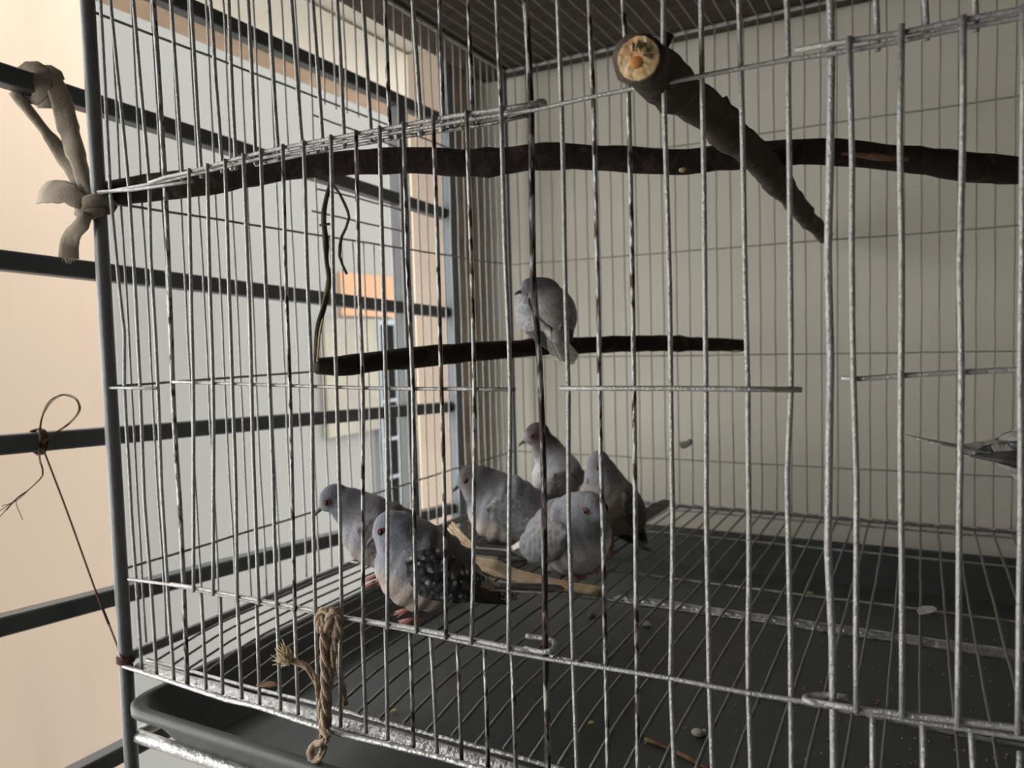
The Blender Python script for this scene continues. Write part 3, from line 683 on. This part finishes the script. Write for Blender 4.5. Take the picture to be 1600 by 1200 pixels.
for k in range(9):
    a = at(98+k*2.2, 402, 1, -.012); tube_bm(bm, [a, a+Vector((random.uniform(-.002, .002), 0, -random.uniform(.003, .006)))], .0003, 4)
fin(bm, 'frayed_threads', jute_tip, ct, False, kind='stuff')
# brown thread on the third bar
tt = tag(empty('thread_tie', (-.1, -.02, -.05)), 'thin brown thread looped on the window bar and tied to the cage foot', 'thread')
bc = at(62, 690, 0, -.1)
bm = bmesh.new()
for j in range(4):
    tube_bm(bm, [bc+Vector((.0112*math.cos(k*math.pi/6), -.003+.0014*j+.001*math.sin(k), .0115*math.sin(k*math.pi/6))) for k in range(13)], .0009, 5)
fin(bm, 'wrap', redthread, tt, True)
bm = bmesh.new()
for j in range(4):
    tube_bm(bm, dense([at(x+random.uniform(-2, 2)*(j > 0), y+random.uniform(-2, 2)*(j > 0)+j*1.0, 0, -.083) for x, y in ((63, 690), (64, 660), (76, 630), (98, 616), (119, 622), (124, 640), (108, 660), (86, 676), (68, 690))], .003, .0005, j), .00035, 5)
fin(bm, 'loop', threadm, tt, True)
bm = bmesh.new()
for j in range(5):
    e = ((0, 808), (10, 797), (-6, 802), (36, 812), (3, 790))[j]
    tube_bm(bm, dense([at(x, y, 0, -.083) for x, y in ((61, 700), (63, 722), (67, 742), (48-j*2, 762+j*2), (26, 778+j), e)], .004, .0008, j+5), .00035, 5)
fin(bm, 'loose_ends', threadm, tt, True)
cord = [at(67, 700, 0, -.083), at(105, 800, 0, -.06), at(150, 925, 0, -.03), at(170, 975, 0, -.018), F(192, 1032, -.006)]
tube('cord', dense(cord, .01), .0009, threadm, tt, n=6)
tube('knot_wrap', dense([cord[2], cord[3]], .01), .0012, redthread, tt, n=6)
bm = bmesh.new()
for j in range(4): tube_bm(bm, [Vector((.0068*math.cos(k*math.pi/6), .0068*math.sin(k*math.pi/6), -.236+.0014*j)) for k in range(13)], .0009, 5)
fin(bm, 'wrap', redthread, tt, True)
# jute tie on the front
jt = tag(empty('jute_tie', (F(512, 1160).x, -.01, -.25)), 'frayed brown jute string knotted round the lower front rails', 'string')
def strand(name, px, y=-.010, r=.0022, mt=jute, lump=.25, twist=True, parent=jt):
    P = dense([at(a, b, 1, y if not isinstance(y, list) else y[i]) for i, (a, b) in enumerate(px)], .003, .0004, r*999)
    bm = bmesh.new()
    for j in range(3):
        Q = []
        for i, p in enumerate(P):
            a = i*.55+j*2.094; Q.append(p+Vector((math.cos(a), math.sin(a), .3*math.sin(a)))*r*.55)
        tube_bm(bm, Q, r*.62, 6, lump=lump, seed=j)
    for k in range(len(P)*5):
        p = random.choice(P); d = Vector((random.uniform(-1, 1), random.uniform(-.6, .4), random.uniform(-1, 1)))*random.uniform(.002, .006)
        tube_bm(bm, [p, p+d*.5+Vector((0, 0, -.0006)), p+d], .00013, 3, cap=False)
    return fin(bm, name, mt, parent, True)
strand('strand', [(508, 958), (507, 990), (508, 1040), (509, 1080), (508, 1120), (505, 1150)], [-.012, -.011, -.010, -.010, -.010, -.010], .0030)
strand('strand', [(522, 960), (524, 990), (519, 1030), (513, 1080), (512, 1130), (508, 1150)], -.0075, .0024)
strand('strand', [(526, 965), (530, 1040), (536, 1075), (540, 1102)], .004, .0018)
strand('wrap', [(502, 985), (499, 965), (505, 952), (515, 954), (516, 975)], [-.010, -.012, -.013, -.013, -.010], .0030)
strand('wrap', [(512, 985), (516, 960), (524, 952), (530, 962), (529, 992)], [-.010, -.013, -.013, -.010, -.008], .0030)
strand('loose_end', [(503, 1140), (500, 1090), (492, 1060), (478, 1042), (462, 1034), (450, 1032)], [-.010, -.011, -.012, -.014, -.016, -.017], .0022)
strand('knot', [(505, 1140), (512, 1150), (505, 1160), (493, 1162), (484, 1176), (488, 1188), (500, 1184), (506, 1166)], [-.012, -.015, -.016, -.014, -.014, -.015, -.016, -.013], .0026)
bm = bmesh.new(); c = at(440, 1028, 1, -.018)
for k in range(160):
    b_ = c+Vector((random.uniform(.002, .010), random.uniform(-.002, .002), random.uniform(-.003, .004)))
    d = Vector((-random.uniform(.2, 1), random.uniform(-.5, .5), random.uniform(-.5, .7)))*random.uniform(.005, .012)
    tube_bm(bm, [b_, b_+d*.6, b_+d+Vector((0, 0, .001))], [.0008, .0006, .0002], 4)
fin(bm, 'frayed_tuft', jute_tip, jt, True, kind='stuff')

# small grey feather caught on the rear wires
c = at(1070, 695, 1, DP-.006); bm = bmesh.new()
for (dx, dz, a, s) in ((0, 0, .6, 1), (.006, .003, 1.1, .8), (-.004, .001, .2, .7)):
    ell_bm(bm, c+Vector((dx, 0, dz)), (.008*s, .002, .005*s), Matrix.Rotation(-a, 4, 'Y'))
tag(fin(bm, 'feather', wing_brown, smooth=True), 'small dark grey feather caught on the rear wires', 'feather')
